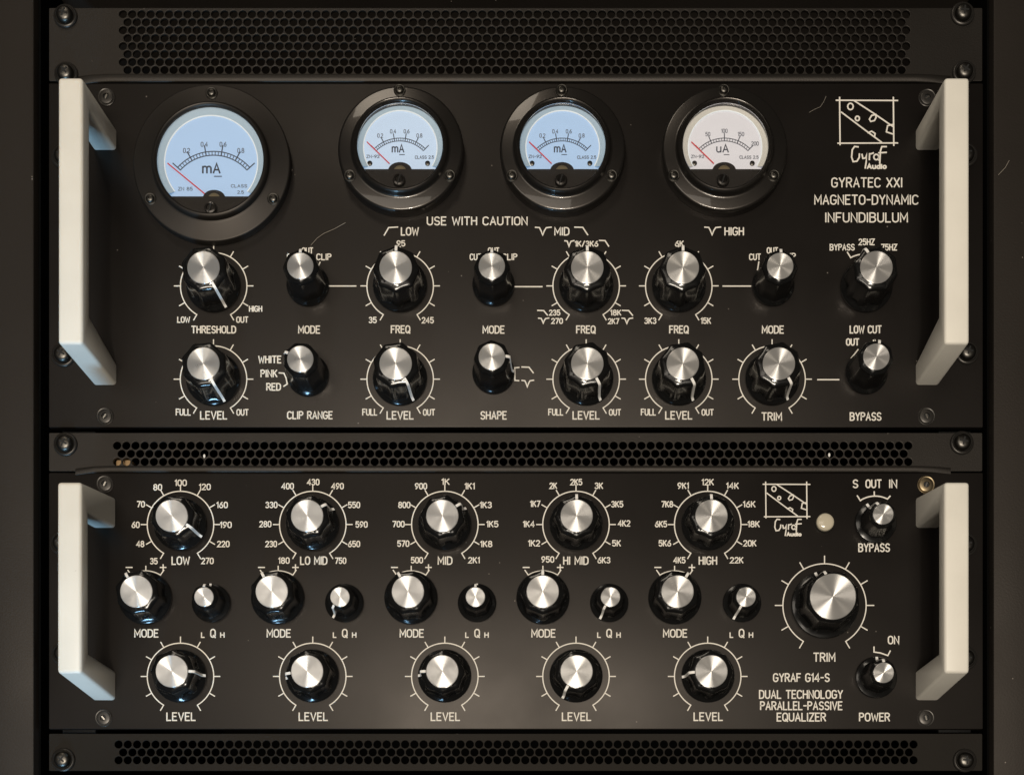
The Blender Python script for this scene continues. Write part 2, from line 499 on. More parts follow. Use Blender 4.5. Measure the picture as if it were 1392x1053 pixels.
def rack_screw(parent, cx, cy, ang, h=0.0, m='screw', hgt=.0042):
    """pan head cross screw in a cup washer"""
    key = 'rack' + m
    x, y = P(cx, cy, h + hgt)
    if key not in PROTO:
        w = from_bm(lathe([(a * MM, b * MM) for a, b in ((6.0, 0.05), (6.15, .5), (5.9, 1.1), (5.2, 1.35), (4.9, .9), (4.3, .5), (3.0, .4))], 48), 'washer')
        hd = from_bm(lathe([(a * MM, b * MM) for a, b in ((4.2, .4), (4.25, 1.6), (4.0, 2.6), (3.4, 3.3), (2.5, 3.75), (1.2, 3.95), (.3, 4.0))], 40), 'rack_screw')
        bm = bmesh.new()
        box_bm(bm, -2.1 * MM, 2.1 * MM, -.42 * MM, .42 * MM, 2.2 * MM, 4.03 * MM)
        box_bm(bm, -.42 * MM, .42 * MM, -2.1 * MM, 2.1 * MM, 2.2 * MM, 4.035 * MM)
        cr = from_bm(bm, 'recess')
        o = link('rack_screw', hd, M[m], parent, (x, y, h), -radians(ang), smooth=50)
        link('washer', w, M['screw_dark'], o, smooth=50)
        link('recess', cr, M['recess'], o, smooth=0)
        PROTO[key] = o
        return o
    return copy_part(PROTO[key], parent, (x, y, h), -radians(ang))

def panel_screw(parent, cx, cy, ang, m='screw_dark', r=4.4):
    """flat socket screw in a countersunk rim"""
    x, y = P(cx, cy, .0008)
    bm = lathe([(a * MM * r / 4.4, b * MM) for a, b in ((4.5, .02), (4.55, .35), (4.3, .5), (4.0, .30), (3.7, .30), (3.5, .75), (3.0, .95), (1.6, 1.0), (1.5, .3))], 40, close_top=False)
    o = link('panel_screw', from_bm(bm, 'panel_screw'), M[m], parent, (x, y, 0), -radians(ang), smooth=40)
    pr = from_bm(lathe([(1.62 * MM, .1 * MM), (1.62 * MM, .28 * MM)], 6), 'socket')
    link('socket', pr, M['recess'], o, smooth=0)
    # a star bit of light metal in the socket
    bm = bmesh.new()
    box_bm(bm, -.35 * MM, .35 * MM, -1.2 * MM, 1.2 * MM, .25 * MM, .75 * MM)
    link('socket_edge', from_bm(bm, 'socket_edge'), M['steel'], o, smooth=0)
    return o

# ------------------------------------------------------------------ rack cabinet
Z0 = (CY - 1100) / S; Z1 = (CY + 60) / S
rack = thing('equipment_rack', 'black rack cabinet framing both audio units with dark side boards', 'rack', (0, 0, 0))
lx = P(47, 0)[0]; rx = P(1349.5, 0)[0]
box('side_board', lx - .040, lx, Z0, Z1, -.36, .001, M['board'], rack, .0012)
box('side_board', rx, rx + .040, Z0, Z1, -.36, .001, M['board'], rack, .0012)
box('rack_rail', P(72, 0)[0], P(118, 0)[0], P(0, 1040)[1], P(0, 18)[1], -.016, -.012, M['rail'], rack)
box('rack_rail', P(1286, 0)[0], P(1331, 0)[0], P(0, 1040)[1], P(0, 18)[1], -.016, -.012, M['rail'], rack)
box('back_board', lx - .040, rx + .040, Z0, Z1, -.372, -.3605, M['inside'], rack, 0)
box('top_board', lx - .040, rx + .040, Z1 + .0005, Z1 + .018, -.372, .001, M['board'], rack, .001)
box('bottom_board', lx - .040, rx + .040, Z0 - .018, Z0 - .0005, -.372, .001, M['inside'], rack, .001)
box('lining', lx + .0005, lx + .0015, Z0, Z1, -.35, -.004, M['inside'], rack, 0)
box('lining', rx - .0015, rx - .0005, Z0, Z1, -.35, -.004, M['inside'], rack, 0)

# ------------------------------------------------------------------ perforated vent panels
def vent(label, ytop, ybot, rows, x_first, pitch, count, lip, mt='vent'):
    v = thing('vent_panel', label, 'vent panel', (0, 0, 0), 'perforated vent panels between the rack units')
    cu = bpy.data.curves.new('perforated_sheet', 'CURVE')
    cu.dimensions = '2D'; cu.fill_mode = 'BOTH'; cu.extrude = .0006; cu.resolution_u = 1
    cu.bevel_depth = .00022; cu.bevel_resolution = 1; cu.offset = -.00022
    def spl(pts):
        s = cu.splines.new('POLY'); s.points.add(len(pts) - 1)
        for q, (a, b) in zip(s.points, pts):
            q.co = (a, b, 0, 1)
        s.use_cyclic_u = True
    x0, y0 = P(66.5, ybot); x1, y1 = P(1335.5, ytop)
    r = px(1.6)
    outer = []
    for ccx, ccy, a in ((x1 - r, y1 - r, 0), (x0 + r, y1 - r, 90), (x0 + r, y0 + r, 180), (x1 - r, y0 + r, 270)):
        outer += E(ccx, ccy, r, r, a, a + 90, 4)
    spl(outer)
    for j, ry in enumerate(rows):
        off = pitch / 2 if j % 2 else 0
        for i in range(count - (1 if j % 2 else 0)):
            a, b = P(x_first + off + i * pitch, ry)
            pts = []
            for k in range(12):
                t = 2 * pi * k / 12 + pi / 12
                rr = px(5.45) * (1 + .035 * cos(6 * (t - pi / 6)))
                pts.append((a + rr * cos(t), b + rr * sin(t)))
            spl(pts)
    tmp = bpy.data.objects.new('tmp', cu); COL.objects.link(tmp)
    dg = bpy.context.evaluated_depsgraph_get()
    me = bpy.data.meshes.new_from_object(tmp.evaluated_get(dg))
    bpy.data.objects.remove(tmp); bpy.data.curves.remove(cu)
    me.name = 'perforated_sheet'
    me.materials.clear()
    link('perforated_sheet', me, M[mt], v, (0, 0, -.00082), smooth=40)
    # folded lower edge, standing a few millimetres proud
    if lip:
        xa, ya = P(129, lip[1]); xb, yb = P(1266, lip[0])
        bm = bmesh.new()
        zz = .0032
        zz = .0014
        prof = [(ya, .0001), (ya + .0001, .0007), (ya + .0004, .0009), (ya + .0012, .0013), (ya + .0018, zz), (yb - .0008, zz), (yb, .0001)]
        secs = []
        for xx, f, dy in ((xa - .010, .05, -.0014), (xa, .8, -.0002), (xa + .008, 1, 0), (xb - .008, 1, 0), (xb, .8, -.0002), (xb + .010, .05, -.0010)):
            secs.append([bm.verts.new((xx, yy + dy, .0001 + (z - .0001) * f)) for yy, z in prof])
        for a, b in zip(secs, secs[1:]):
            for i in range(len(prof) - 1):
                bm.faces.new((a[i], b[i], b[i + 1], a[i + 1]))
        link('folded_edge', from_bm(bm, 'folded_edge'), M['vent'], v, smooth=60)
    return v

v1 = vent('tallest perforated black vent with eight rows of holes above the meters', 11, 110, [19.4 + 10.83 * i for i in range(8)], 167, 12.53, 86, (101, 112.5))
v2 = vent('narrow perforated black vent with three hole rows, between the two audio units', 588, 640, [605.2, 616.2, 627.2], 159, 12.51, 87, (633, 642))
v3 = vent('narrow perforated black vent at the bottom, under the equalizer', 996.5, 1047, [1011, 1021.8, 1032.4], 161, 12.57, 87, None, 'vent_shaded')
for v, lst in ((v1, ((85, 15, 20), (86, 94, 50), (1312, 12, 5), (1314, 92, 33))),
               (v2, ((85, 600, 25), (1311, 598, 12))), (v3, ((82, 1031, 40), (1315, 1032, 0)))):
    for a, b, c in lst:
        rack_screw(v, a, b, c)

# ------------------------------------------------------------------ front panels and handles
def panel(parent, ytop, ybot):
    x0, y0 = P(66, ybot); x1, y1 = P(1336.5, ytop)
    return box('front_panel', x0, x1, y0, y1, -.004, 0, M['panel'], parent, .0006, 2)

def handle(parent, xo, xi, pts):
    """pts: outline in (pixel row, height mm); xo/xi pixel columns of the foot on the panel"""
    xa, xb = sorted((P(xo, 0)[0], P(xi, 0)[0]))
    bm = bmesh.new()
    out = []
    for (row, h) in pts:
        out.append((P(0, row, h * MM)[1], h * MM))
    a = [bm.verts.new((xa, y, z)) for y, z in out]
    b = [bm.verts.new((xb, y, z)) for y, z in out]
    n = len(out)
    bm.faces.new(a); bm.faces.new(b[::-1])
    for i in range(n):
        bm.faces.new((a[i], b[i], b[(i + 1) % n], a[(i + 1) % n]))
    bmesh.ops.recalc_face_normals(bm, faces=bm.faces)
    bmesh.ops.bevel(bm, geom=[e for e in bm.edges if max(v.co.z for v in e.verts) > .001], offset=.0016, segments=3, affect='EDGES', profile=0.5, clamp_overlap=True)
    return link('handle', from_bm(bm, 'handle'), M['handle'], parent, smooth=40)

HH = 45.0
up_h = [(175, 0.05), (105, HH), (467, HH), (523, 0.05), (493, 0.05), (431, HH - 9.5), (150, HH - 9.5), (204, 0.05)]
lo_h = [(676, 0.05), (655, HH), (914, HH), (951, 0.05), (911, 0.05), (888, HH - 9.5), (697, HH - 9.5), (717, 0.05)]

up = thing('audio_processor', 'upper black audio unit with four round meters and tall cream handles', 'audio processor')
panel(up, 113, 580.5)
handle(up, 127, 158, up_h); handle(up, 1245, 1276.5, up_h)
lo = thing('equalizer', 'lower black equalizer with ringed frequency numbers and short cream handles', 'equalizer')
panel(lo, 642, 990.5)
handle(lo, 126, 156.5, lo_h); handle(lo, 1245, 1276.5, lo_h)

for a, b, c in ((82, 207, 10), (1316, 205, 0), (82, 478, 30), (1318, 475, 15)):
    rack_screw(up, a, b, c)
for a, b, c in ((80, 735, 10), (1316, 737, 0), (82, 886, 30), (1316, 892, 15)):
    rack_screw(lo, a, b, c)
for a, b, c in ((144, 131, 20), (1261, 132, 60), (142, 565, 35), (1260, 565, -20)):
    panel_screw(up, a, b, c)
for a, b, c in ((142, 657, 25), (140, 975, -40), (1259, 975, -15)):
    panel_screw(lo, a, b, c)
panel_screw(lo, 1259.5, 658, 20, 'brass')['label'] = 'brassy worn panel screw'

# ------------------------------------------------------------------ meters
def meter(parent, cx, cy, R, rb, rd, base_y, pivot, sr, half, needle, unit, unit_pos, nums, dial, big, screws, adj, side, label):
    hf = .0045 if big else .0058       # flange face height
    hb = .0082 if big else .0095       # bezel ring height
    hd = .0030                          # dial face height
    hp = .0055                          # lower cover plate
    ox, oy = P(cx, cy, hf)
    Rm, Rb, Rd = px(R) * (D - hf) / D, px(rb) * (D - hb) / D, px(rd) * (D - hd) / D
    if big:
        prof = [(Rm, .0002), (Rm, hf - .0008), (Rm - .0002, hf - .0003), (Rm - .0008, hf), (Rb + .0012, hf), (Rb + .0003, hf + .0006), (Rb, hb - .0012), (Rb - .0006, hb - .0003), (Rb - .0014, hb), (Rb - .0022, hb - .0004), (Rb - .0026, hb - .0014), (Rd + .0004, .0026), (Rd + .0004, .0018)]
    else:
        prof = [(Rm, .0002), (Rm, hf - .0018), (Rm - .0002, hf - .0010), (Rm - .0007, hf - .0003), (Rm - .0015, hf), (Rb + .0014, hf), (Rb + .0007, hf + .0002), (Rb + .0002, hf + .0008), (Rb, hb - .0014), (Rb - .0004, hb - .0005), (Rb - .0013, hb), (Rb - .0021, hb - .0004), (Rb - .0027, hb - .0014), (Rd + .0004, .0026), (Rd + .0004, .0018)]
    m = link('meter', from_bm(lathe(prof, 128), 'meter'), M['meter_flat' if big else 'meter'], parent, (ox, oy, 0), smooth=45)
    m['label'] = label
    def loc(a, b, h):
        u, v = P(a, b, h); return (u - ox, v - oy)
    # dial: circle cut along a straight base line
    dcx, dcy = loc(cx, cy, hd)
    yb = loc(cx, base_y + 2, hd)[1]
    a0 = math.asin(max(-1, min(1, (yb - dcy) / Rd)))
    bm = bmesh.new()
    rim = [(dcx + Rd * cos(a0 + (pi - 2 * a0) * i / 72), dcy + Rd * sin(a0 + (pi - 2 * a0) * i / 72)) for i in range(73)]
    top = [bm.verts.new((a, b, hd)) for a, b in rim]; bot = [bm.verts.new((a, b, hd - .0006)) for a, b in rim]
    bm.faces.new(top); bm.faces.new(bot[::-1])
    for i in range(73):
        j = (i + 1) % 73
        bm.faces.new((top[j], top[i], bot[i], bot[j]))
    link('dial', from_bm(bm, 'dial'), M[dial], m, smooth=0)
    # sloping band round the dial, toned as falloff; thin strip painted as bezel reflection
    bm = bmesh.new(); bd = bmesh.new()
    secs, sec2 = [], []
    for i in range(61):
        t = a0 + .02 + (pi - 2 * a0 - .04) * i / 60
        secs.append([bm.verts.new((dcx + r * cos(t), dcy + r * sin(t), z)) for r, z in ((Rd - .0001, hd + .0030), (Rd * .93, hd + .0014), (Rd * .865, hd + .0004), (Rd * .86, hd + .0001))])
        sec2.append([bd.verts.new((dcx + (Rd * .855 + .00035 * cos(u)) * cos(t), dcy + (Rd * .855 + .00035 * cos(u)) * sin(t), hd + .0002 + .00035 * sin(u))) for u in (-.3, .6, 1.57, 2.5, 3.4)])
    for b_, sl in ((bm, secs), (bd, sec2)):
        for a, b in zip(sl, sl[1:]):
            for i in range(len(a) - 1):
                b_.faces.new((a[i], b[i], b[i + 1], a[i + 1]))
    link('dial_rim', from_bm(bm, 'dial_rim'), M['dial_band_white' if dial == 'dial_white' else 'dial_band'], m, smooth=50)
    link('reflection_arc', from_bm(bd, 'reflection_arc'), M['dial_rim'], m, smooth=50)
    # printed scale
    hi = hd + .00006
    def ink_obj(name, fn, mm):
        k = Ink(hi)
        k.P0 = (ox, oy)
        fn(k)
        for v in k.bm.verts:
            v.co.x -= ox; v.co.y -= oy
        return k.done(name, m, M[mm])
    px0, py0 = pivot
    def pol(r, a):
        return (px0 + r * sin(radians(a)), py0 - r * cos(radians(a)))
    w0 = 1.35 if big else 1.05
    def sc_fn(k):
        t = sr * .10
        k.line([pol(sr, -half + 2 * half * i / 30) for i in range(31)], w0, hd)
        k.line([pol(sr - t * .8, -half + 2 * half * i / 30) for i in range(31)], w0, hd)
        nm = (len(nums) - 1)
        sub = 5
        for i in range(nm * sub + 1):
            a = -half + 2 * half * i / (nm * sub)
            long = i % sub == 0
            k.line([pol(sr - t * .7, a), pol(sr + (t * 1.3 if long else 0), a)], w0 * (1.15 if long else .7), hd)
        k.text(unit, unit_pos[0], unit_pos[1], 14.5 if big else 11.5, 25 if big else 17, 2.3 if big else 1.7, hd)
        k.line([(unit_pos[0] + (4 if big else 2), unit_pos[1] + (11 if big else 8.5)), (unit_pos[0] + (14 if big else 9), unit_pos[1] + (11 if big else 8.5))], w0, hd)
    ink_obj('scale_print', sc_fn, 'dial_ink')
    def num_fn(k):
        for i, s_ in enumerate(nums):
            a = -half + 2 * half * i / (len(nums) - 1)
            if s_:
                q = pol(sr * (1.16 if big else 1.2), a)
                k.text(s_, q[0], q[1], 6.8 if big else 5.8, None, 1.05 if big else .9, hd)
        for s_, a, b, H, W in side:
            k.text(s_, a, b, H, W, .85, hd)
    ink_obj('fine_print', num_fn, 'dial_grey')
    # needle
    (ax, ay), (bx, by) = needle
    hn = hd + .0009
    k = Ink(hn); k.line([(ax, ay), (bx, by)], 1.5 if big else 1.3, hn)
    for v in k.bm.verts:
        v.co.x -= ox; v.co.y -= oy
    r = bmesh.ops.extrude_face_region(k.bm, geom=k.bm.faces[:])
    for e in r['geom']:
        if isinstance(e, bmesh.types.BMVert):
            e.co.z -= .0003
    k.done('needle', m, M['needle'])
    # cover plate below the dial
    pcx, pcy = loc(cx, cy, hp)
    Rp = px(rd) * (D - hp) / D + .0001
    yt = loc(cx, base_y, hp)[1]
    a1 = math.asin(max(-1, min(1, (yt - pcy) / Rp)))
    rim = [(pcx + Rp * cos(a1 - (pi + 2 * a1) * i / 40), pcy + Rp * sin(a1 - (pi + 2 * a1) * i / 40)) for i in range(41)]
    bm = bmesh.new()
    top = [bm.verts.new((a, b, hp)) for a, b in rim]; bot = [bm.verts.new((a, b, .0012)) for a, b in rim]
    bm.faces.new(top); bm.faces.new(bot[::-1])
    for i in range(41):
        j = (i + 1) % 41
        bm.faces.new((top[j], top[i], bot[i], bot[j]))
    link('cover_plate', from_bm(bm, 'cover_plate'), M['meter_flat'], m, smooth=0)
    # half round hub cover standing on the plate edge
    hr = px(15 if big else 16)
    hx = loc(px0, base_y, hp)[0]
    bm = bmesh.new()
    top, bot = [], []
    for i in range(21):
        t = pi * i / 20
        top.append(bm.verts.new((hx + hr * cos(t), yt - .0004 + hr * .72 * sin(t), hp - .0006)))
        bot.append(bm.verts.new((hx + hr * cos(t), yt - .0004 + hr * .72 * sin(t), hd + .0012)))
    bm.faces.new(top); bm.faces.new(bot[::-1])
    for i in range(21):
        j = (i + 1) % 21
        bm.faces.new((top[j], top[i], bot[i], bot[j]))
    link('hub_cover', from_bm(bm, 'hub_cover'), M['meter_flat'], m, smooth=0)
    hb_ = from_bm(lathe([(hr * .62, .0004), (hr * .55, .0012), (hr * .3, .0016), (.0002, .0017)], 24), 'movement')
    link('movement', hb_, M['gold'], m, (hx, yt - .0010, hp - .0018), smooth=60)
    # adjusting screw
    ax_, ay_ = loc(*adj, hp + .002)
    ra = px(8.5)
    aj = link('adjusting_screw', from_bm(lathe([(ra, 0), (ra, .0012), (ra * .85, .0019), (ra * .6, .0021), (ra * .5, .0016), (.0002, .0016)], 32), 'adjusting_screw'), M['meter'], m, (ax_, ay_, hp), smooth=40)
    bm = bmesh.new(); box_bm(bm, -ra * .8, ra * .8, -.0003, .0003, .0001 + hp, .00215 + hp)
    for v in bm.verts:
        v.co.x, v.co.y = v.co.x * .3 - v.co.y * .95 + ax_, v.co.x * .95 + v.co.y * .3 + ay_
    link('screw_slot', from_bm(bm, 'screw_slot'), M['recess'], m, smooth=0)
    # dial fixing screws on the small meters
    if not big:
        for dx in (-40.5, 38):
            fx, fy = loc(cx - 1 + dx, base_y - 7.5, hd)
            link('dial_screw', from_bm(lathe([(.0013, 0), (.0013, .0004), (.0009, .0007), (.0002, .0007)], 16), 'dial_screw'), M['screw'], m, (fx, fy, hd), smooth=40)
    # glass
    gx, gy = loc(cx, cy, hb - .002)
    bm = lathe([(Rb - .0026, hb - .0024), (Rb - .0026, hb - .0021), (Rb * .6, hb - .0016), (.0004, hb - .0012)], 64)
    link('glass', from_bm(bm, 'glass'), M['glass'], m, (0, 0, 0), smooth=60)
    # fixing screws in the flange
    for i, (a, b) in enumerate(screws):
        u, v = loc(a, b, hf + .001)
        s_ = link('meter_screw', from_bm(lathe([(.0030, 0), (.0031, .0004), (.0027, .0007), (.0022, .0006), (.0021, .0012), (.0016, .0017), (.0008, .0018), (.0007, .0010)], 24), 'meter_screw'), M['screw'], m, (u, v, hf - .0002), i * 1.1, smooth=40)
    return m

meter(up, 287.3, 221, 107, 79.5, 74, 267, (290.5, 272), 66, 48, ((228, 222), (279, 264)), 'mA', (287.3, 229),
      ('', '0.2', '0.4', '0.6', '0.8', ''), 'dial_blue', True, ((287, 125), (203.5, 269), (371, 269)), (285.5, 281.5),
      (('ZN 85', 252, 257, 5, 20), ('CLASS', 325, 253, 4.5, 22), ('2.5', 327, 261.5, 4.5, 9)), 'largest meter, bright blue mA dial in a wide flat ring')
for cx, u, dm, nums, lab in ((544.3, 'mA', 'dial_pale', ('', '0.2', '0.4', '0.6', '0.8', ''), 'small meter with pale mA dial'),
                             (764.8, 'mA', 'dial_blue', ('', '0.2', '0.4', '0.6', '0.8', ''), 'small meter with blue mA dial'),
                             (985.5, 'uA', 'dial_white', ('', '50', '100', '150', '200'), 'small meter with warm white uA dial')):
    c = cx - 1.3
    meter(up, cx, 201, 85.7, 65.5, 58.5, 230, (c + .5, 237), 49, 45, ((c - 44, 193), (c - 14, 222)), u, (c - 2, 202), nums, dm, False,
          ((c, 121), (c - 68, 237.5), (c + 68, 237.5)), (c - 1, 243.5),
          (('ZN-92', c - 36, 213, 4.5, 18), ('CLASS 2.5', c + 34, 214, 4.5, 26)), lab)

# ------------------------------------------------------------------ upper unit: controls and lettering
R1, R2 = 388.7, 515.3
for cx, cy, a in ((290.5, R1, 150), (544, R1, 1), (796.8, R1, 0), (922.7, R1, 1), (290.3, R2, 153), (544, R2, 149), (796.8, R2, 148), (922.7, R2, 149), (1049.5, R2, 146)):
    knob(UL[0], up, cx, cy, a, UL[1])
    scale_ring(up, cx, cy)
for cx, cy, a in ((419, R1, 0), (671, R1, 0), (1050.5, R1, 3), (419, 511, -64), (671, 508, 88), (1177, 508, 12)):
    knob(UM[0], up, cx, cy, a, UM[1])
knob(UC[0], up, 1177, 390.5, -29, UC[1])

def words(parent, lst, lines=(), name=None):
    """each word, number or line symbol is a part of its own"""
    for t in lst:
        k = Ink()
        k.text(*t, w=1.5 if t[3] < 9.5 else 1.75)
        k.done(name or ('number' if any(c.isdigit() for c in t[0]) and len(t[0]) < 7 else 'lettering'), parent)
    for l in lines:
        k = Ink(.00012)
        k.line(l, 1.7)
        k.done('line_symbol', parent)

def notch(x, y, w=22, h=10.5):
    return [(x, y), (x + w * .26, y + .4), (x + w * .36, y + h * .45), (x + w * .46, y + h), (x + w * .56, y + h * .45), (x + w * .68, y + .6), (x + w, y - .2)]
def lopass(x, y, w=18, h=10.5):
    return [(x, y), (x + w * .62, y + .3), (x + w, y + h)]

words(up, [('USE WITH CAUTION', 648.7, 300.5, 12, 137)])
words(up, [('LOW', 557.2, 314.6, 11.5, 24.5)], [[(522.3, 320), (528.4, 309.6), (540.8, 308.8)]])
words(up, [('MID', 763.8, 314.6, 11.5, 20.5)], [notch(727.6, 309.2), lopass(781, 309)])
words(up, [('HIGH', 998, 314.6, 11.5, 26.5)], [notch(957.8, 309)])
words(up, [('THRESHOLD', 290.5, 448, 10.5, 61), ('LOW', 249.7, 434.5, 8.6, 17.5), ('OUT', 329.4, 434.5, 8.6, 16.5), ('HIGH', 347.5, 419.8, 8.3, 18)])
words(up, [('MODE', 420.3, 448, 11, 30), ('CUT', 397.5, 349.3, 9, 15), ('OUT', 418, 340.7, 8.5, 15.5), ('CLIP', 440.3, 349.3, 9, 20.5)], [[(445.5, 388.9), (484, 388.9)], [(435.2, 356.5), (431, 366)]])
words(up, [('MODE', 671, 448, 11, 30), ('CUT', 646.5, 349.3, 9, 16), ('OUT', 671, 340.7, 8.5, 15.5), ('CLIP', 693, 349.3, 9, 20.5)], [[(699.5, 389.8), (737, 389.8)]])
words(up, [('MODE', 1050.6, 448, 11, 30), ('CUT', 1026.3, 349.3, 9, 16), ('OUT', 1050, 340.5, 8.5, 15.5), ('CLIP', 1071.5, 348.5, 9, 20.5)], [[(982.6, 389), (1020.5, 389)], [(1031.5, 356), (1029.8, 367)]])
words(up, [('FREQ', 544.5, 447.7, 11, 26.5), ('35', 506.7, 435, 8.6, 11), ('245', 581.5, 435.3, 8.6, 16.5), ('95', 545, 331, 8.2, 12)])
words(up, [('FREQ', 796.4, 447.9, 11, 26.5), ('235', 754, 425, 8, 15.5), ('270', 757.2, 436.3, 8, 16), ('18K', 837, 425, 8, 15), ('2K7', 834, 436.6, 8, 15.5), ('1K/3K6', 797.3, 331.5, 8, 32)],
      [lopass(730.7, 422, 13.5, 6.5), notch(731.8, 432.5, 14.5, 7), lopass(845.8, 422, 14.2, 6.8), notch(845.2, 432.5, 15, 7.5), notch(767.5, 327.5, 13, 8), lopass(814.5, 327, 13, 8)])
words(up, [('FREQ', 922.9, 447.9, 11, 26.5), ('3K3', 884, 436, 8.6, 16.5), ('15K', 959.5, 436, 8.6, 14), ('6K', 923.5, 331.3, 8.2, 12)])
words(up, [('LOW CUT', 1176.7, 447.8, 11, 43.5), ('BYPASS', 1144.8, 336.2, 9, 34), ('25HZ', 1178, 329, 9, 22), ('75HZ', 1208.5, 336.2, 9, 22)],
      [[(1151.8, 343), (1156.4, 350.5)] + [(1177 + 45.2 * sin(radians(t)), 390.5 - 45.2 * cos(radians(t))) for t in range(-24, 26, 4)] + [(1202, 344)]])
for cx in (290.5, 544, 796.8, 922.7):
    words(up, [('LEVEL', cx, 564.3, 11.5, 37), ('FULL', cx - 41.3, 560, 9.3, 20.5), ('OUT', cx + 39.2, 560.3, 9, 16.5)])
words(up, [('CLIP RANGE', 421.3, 564.2, 11, 62), ('WHITE', 366.8, 488.6, 10.5, 31.5), ('PINK', 365.6, 507.6, 10.5, 23), ('RED', 372, 525.7, 10.5, 20)],
      [[(379.3, 506.8), (386, 507.2), (389, 514), (390.5, 522), (385.6, 525)]])
words(up, [('SHAPE', 671, 564.4, 11.5, 36)], [[(705.6, 499.4), (699.6, 500), (700, 517), (705.4, 517.4)], lopass(709.3, 498.8, 15.7, 8), notch(709.3, 517, 16.3, 9)])
words(up, [('TRIM', 1049, 566, 11.5, 28)], [[(1111.3, 516), (1140.5, 516)]])
words(up, [('BYPASS', 1176.6, 566, 11.5, 43), ('OUT', 1159, 464.8, 10, 18), ('IN', 1191, 466.5, 10, 9)], [[(1166.5, 475), (1157, 487)]])
words(up, [('GYRATEC XXI', 1178.3, 248.3, 13.6, 96.5), ('MAGNETO-DYNAMIC', 1177.7, 271.7, 13.6, 141.5), ('INFUNDIBULUM', 1177.8, 295.8, 13.6, 112.5)])

def logo(parent, x0, y0, sx, sy, w):
    """line emblem and signature, drawn in the coordinates of the upper emblem"""
    k = Ink()
    def q(pts):
        return [(x0 + (a - 324) / 3.19 * sx, y0 + (b - 436.5) / 3.19 * sy) for a, b in pts]
    for st in ([(308, 436), (575, 437)], [(315, 622), (575, 621)], [(323, 423), (325, 629)], [(556, 423), (558, 632)],
               [(385, 437), (470, 492), (553, 549)], [(330, 487), (440, 570), (505, 618)],
               E(370, 463, 12, 14, 0, 360, 12), E(400, 515, 9, 10, 0, 360, 10),
               [(480, 498), (462, 502), (452, 518), (458, 528), (474, 524), (481, 511), (480, 498)],
               [(446, 577), (462, 570), (477, 580), (474, 596)],
               [(553, 541), (531, 546), (526, 573), (553, 582)]):
        k.line(q(st), w)
    for st in ([(404, 638), (388, 636), (378, 650), (375, 682), (382, 702), (398, 700), (408, 684), (409, 668)],
               [(420, 670), (424, 688), (436, 686), (441, 668), (438, 705), (434, 730)],
               [(452, 694), (453, 668), (460, 668), (470, 664)], E(482, 682, 11, 12, 0, 360, 10) + [(494, 696)],
               [(526, 637), (506, 637), (500, 655), (497, 708)], [(492, 664), (526, 662)]):
        k.line(q(st), w * 1.05)
    c = q([(484, 722)])[0]
    k.text('Audio', c[0], c[1], 7.6 * sy, 27 * sx, w * 1.05)
    return k.done('emblem', parent)
logo(up, 1141.6, 136.8, 1, 1, 1.9)
logo(lo, 1041, 658, .763, .757, 1.6)

# ------------------------------------------------------------------ lower unit: controls and lettering
cols = (245.4, 425.2, 604.7, 783, 962)
mx_ = (198.3, 378.2, 559, 738, 917)
qx = (288, 468.7, 648.6, 828, 1008)
F = (('LOW', 245.7, 25, 121, (('35', 209.2, 762.3, 10.5), ('48', 190.7, 739, 11), ('60', 184.4, 713, 11), ('70', 191.5, 685, 11), ('80', 214.4, 662, 12), ('100', 245.7, 656, 16.5), ('120', 278.5, 661.5, 16), ('160', 302, 686, 15.5), ('190', 307, 713, 16), ('220', 303.6, 739, 17), ('270', 282, 762, 17))),
     ('LO MID', 426.5, 37, 57, (('180', 386, 761.5, 15.5), ('230', 368.6, 739, 16), ('280', 360.7, 712, 16.5), ('330', 369, 686, 16.5), ('400', 391, 660.5, 17), ('430', 425.8, 655, 17), ('490', 458.8, 660.5, 17), ('550', 481.3, 686, 16.5), ('590', 491.5, 712.5, 16.5), ('650', 481.3, 739, 16.5), ('750', 463, 761.7, 15.5))),
     ('MID', 605, 20, 55, (('500', 566.8, 761, 16.5), ('570', 548.2, 738.5, 16.5), ('700', 541.8, 712, 16.5), ('800', 549.6, 686, 16.5), ('900', 572.3, 660.5, 16.5), ('1K', 605.6, 654.5, 11), ('1K1', 638.5, 660.5, 14), ('1K3', 660.3, 686, 16.5), ('1K5', 669.3, 712, 16.5), ('1K8', 661, 739, 16.5), ('2K1', 644.3, 761, 16))),
     ('HI MID', 782.8, 34.5, 0, (('950', 744.6, 760, 17.5), ('1K2', 726, 738, 16.5), ('1K4', 718.8, 712, 16), ('1K7', 727.5, 684.5, 14), ('2K', 752, 660, 10.5), ('2K5', 783.3, 655, 16.5), ('3K', 814, 660, 11.5), ('3K5', 839, 685, 16.5), ('4K2', 848.3, 711, 17), ('5K', 838, 738, 12), ('6K3', 821, 761, 17.5))),
     ('HIGH', 962.3, 25, 0, (('4K5', 923.6, 761, 16.5), ('5K6', 903.8, 738, 17), ('6K5', 898.6, 712, 16.5), ('7K8', 907, 685, 16), ('9K1', 928.7, 660, 15.5), ('12K', 962, 655, 16.5), ('14K', 995.7, 660, 17), ('16K', 1018.4, 685, 17), ('18K', 1024.4, 712, 16.5), ('20K', 1019.2, 738, 18), ('22K', 1001.3, 761, 18.5))))
LEV = (90, 264, 270, 211, 267)
MOD = (-31, -28.5, -28, 0, 30)
QA = (0, 216, 0, 210, 208)
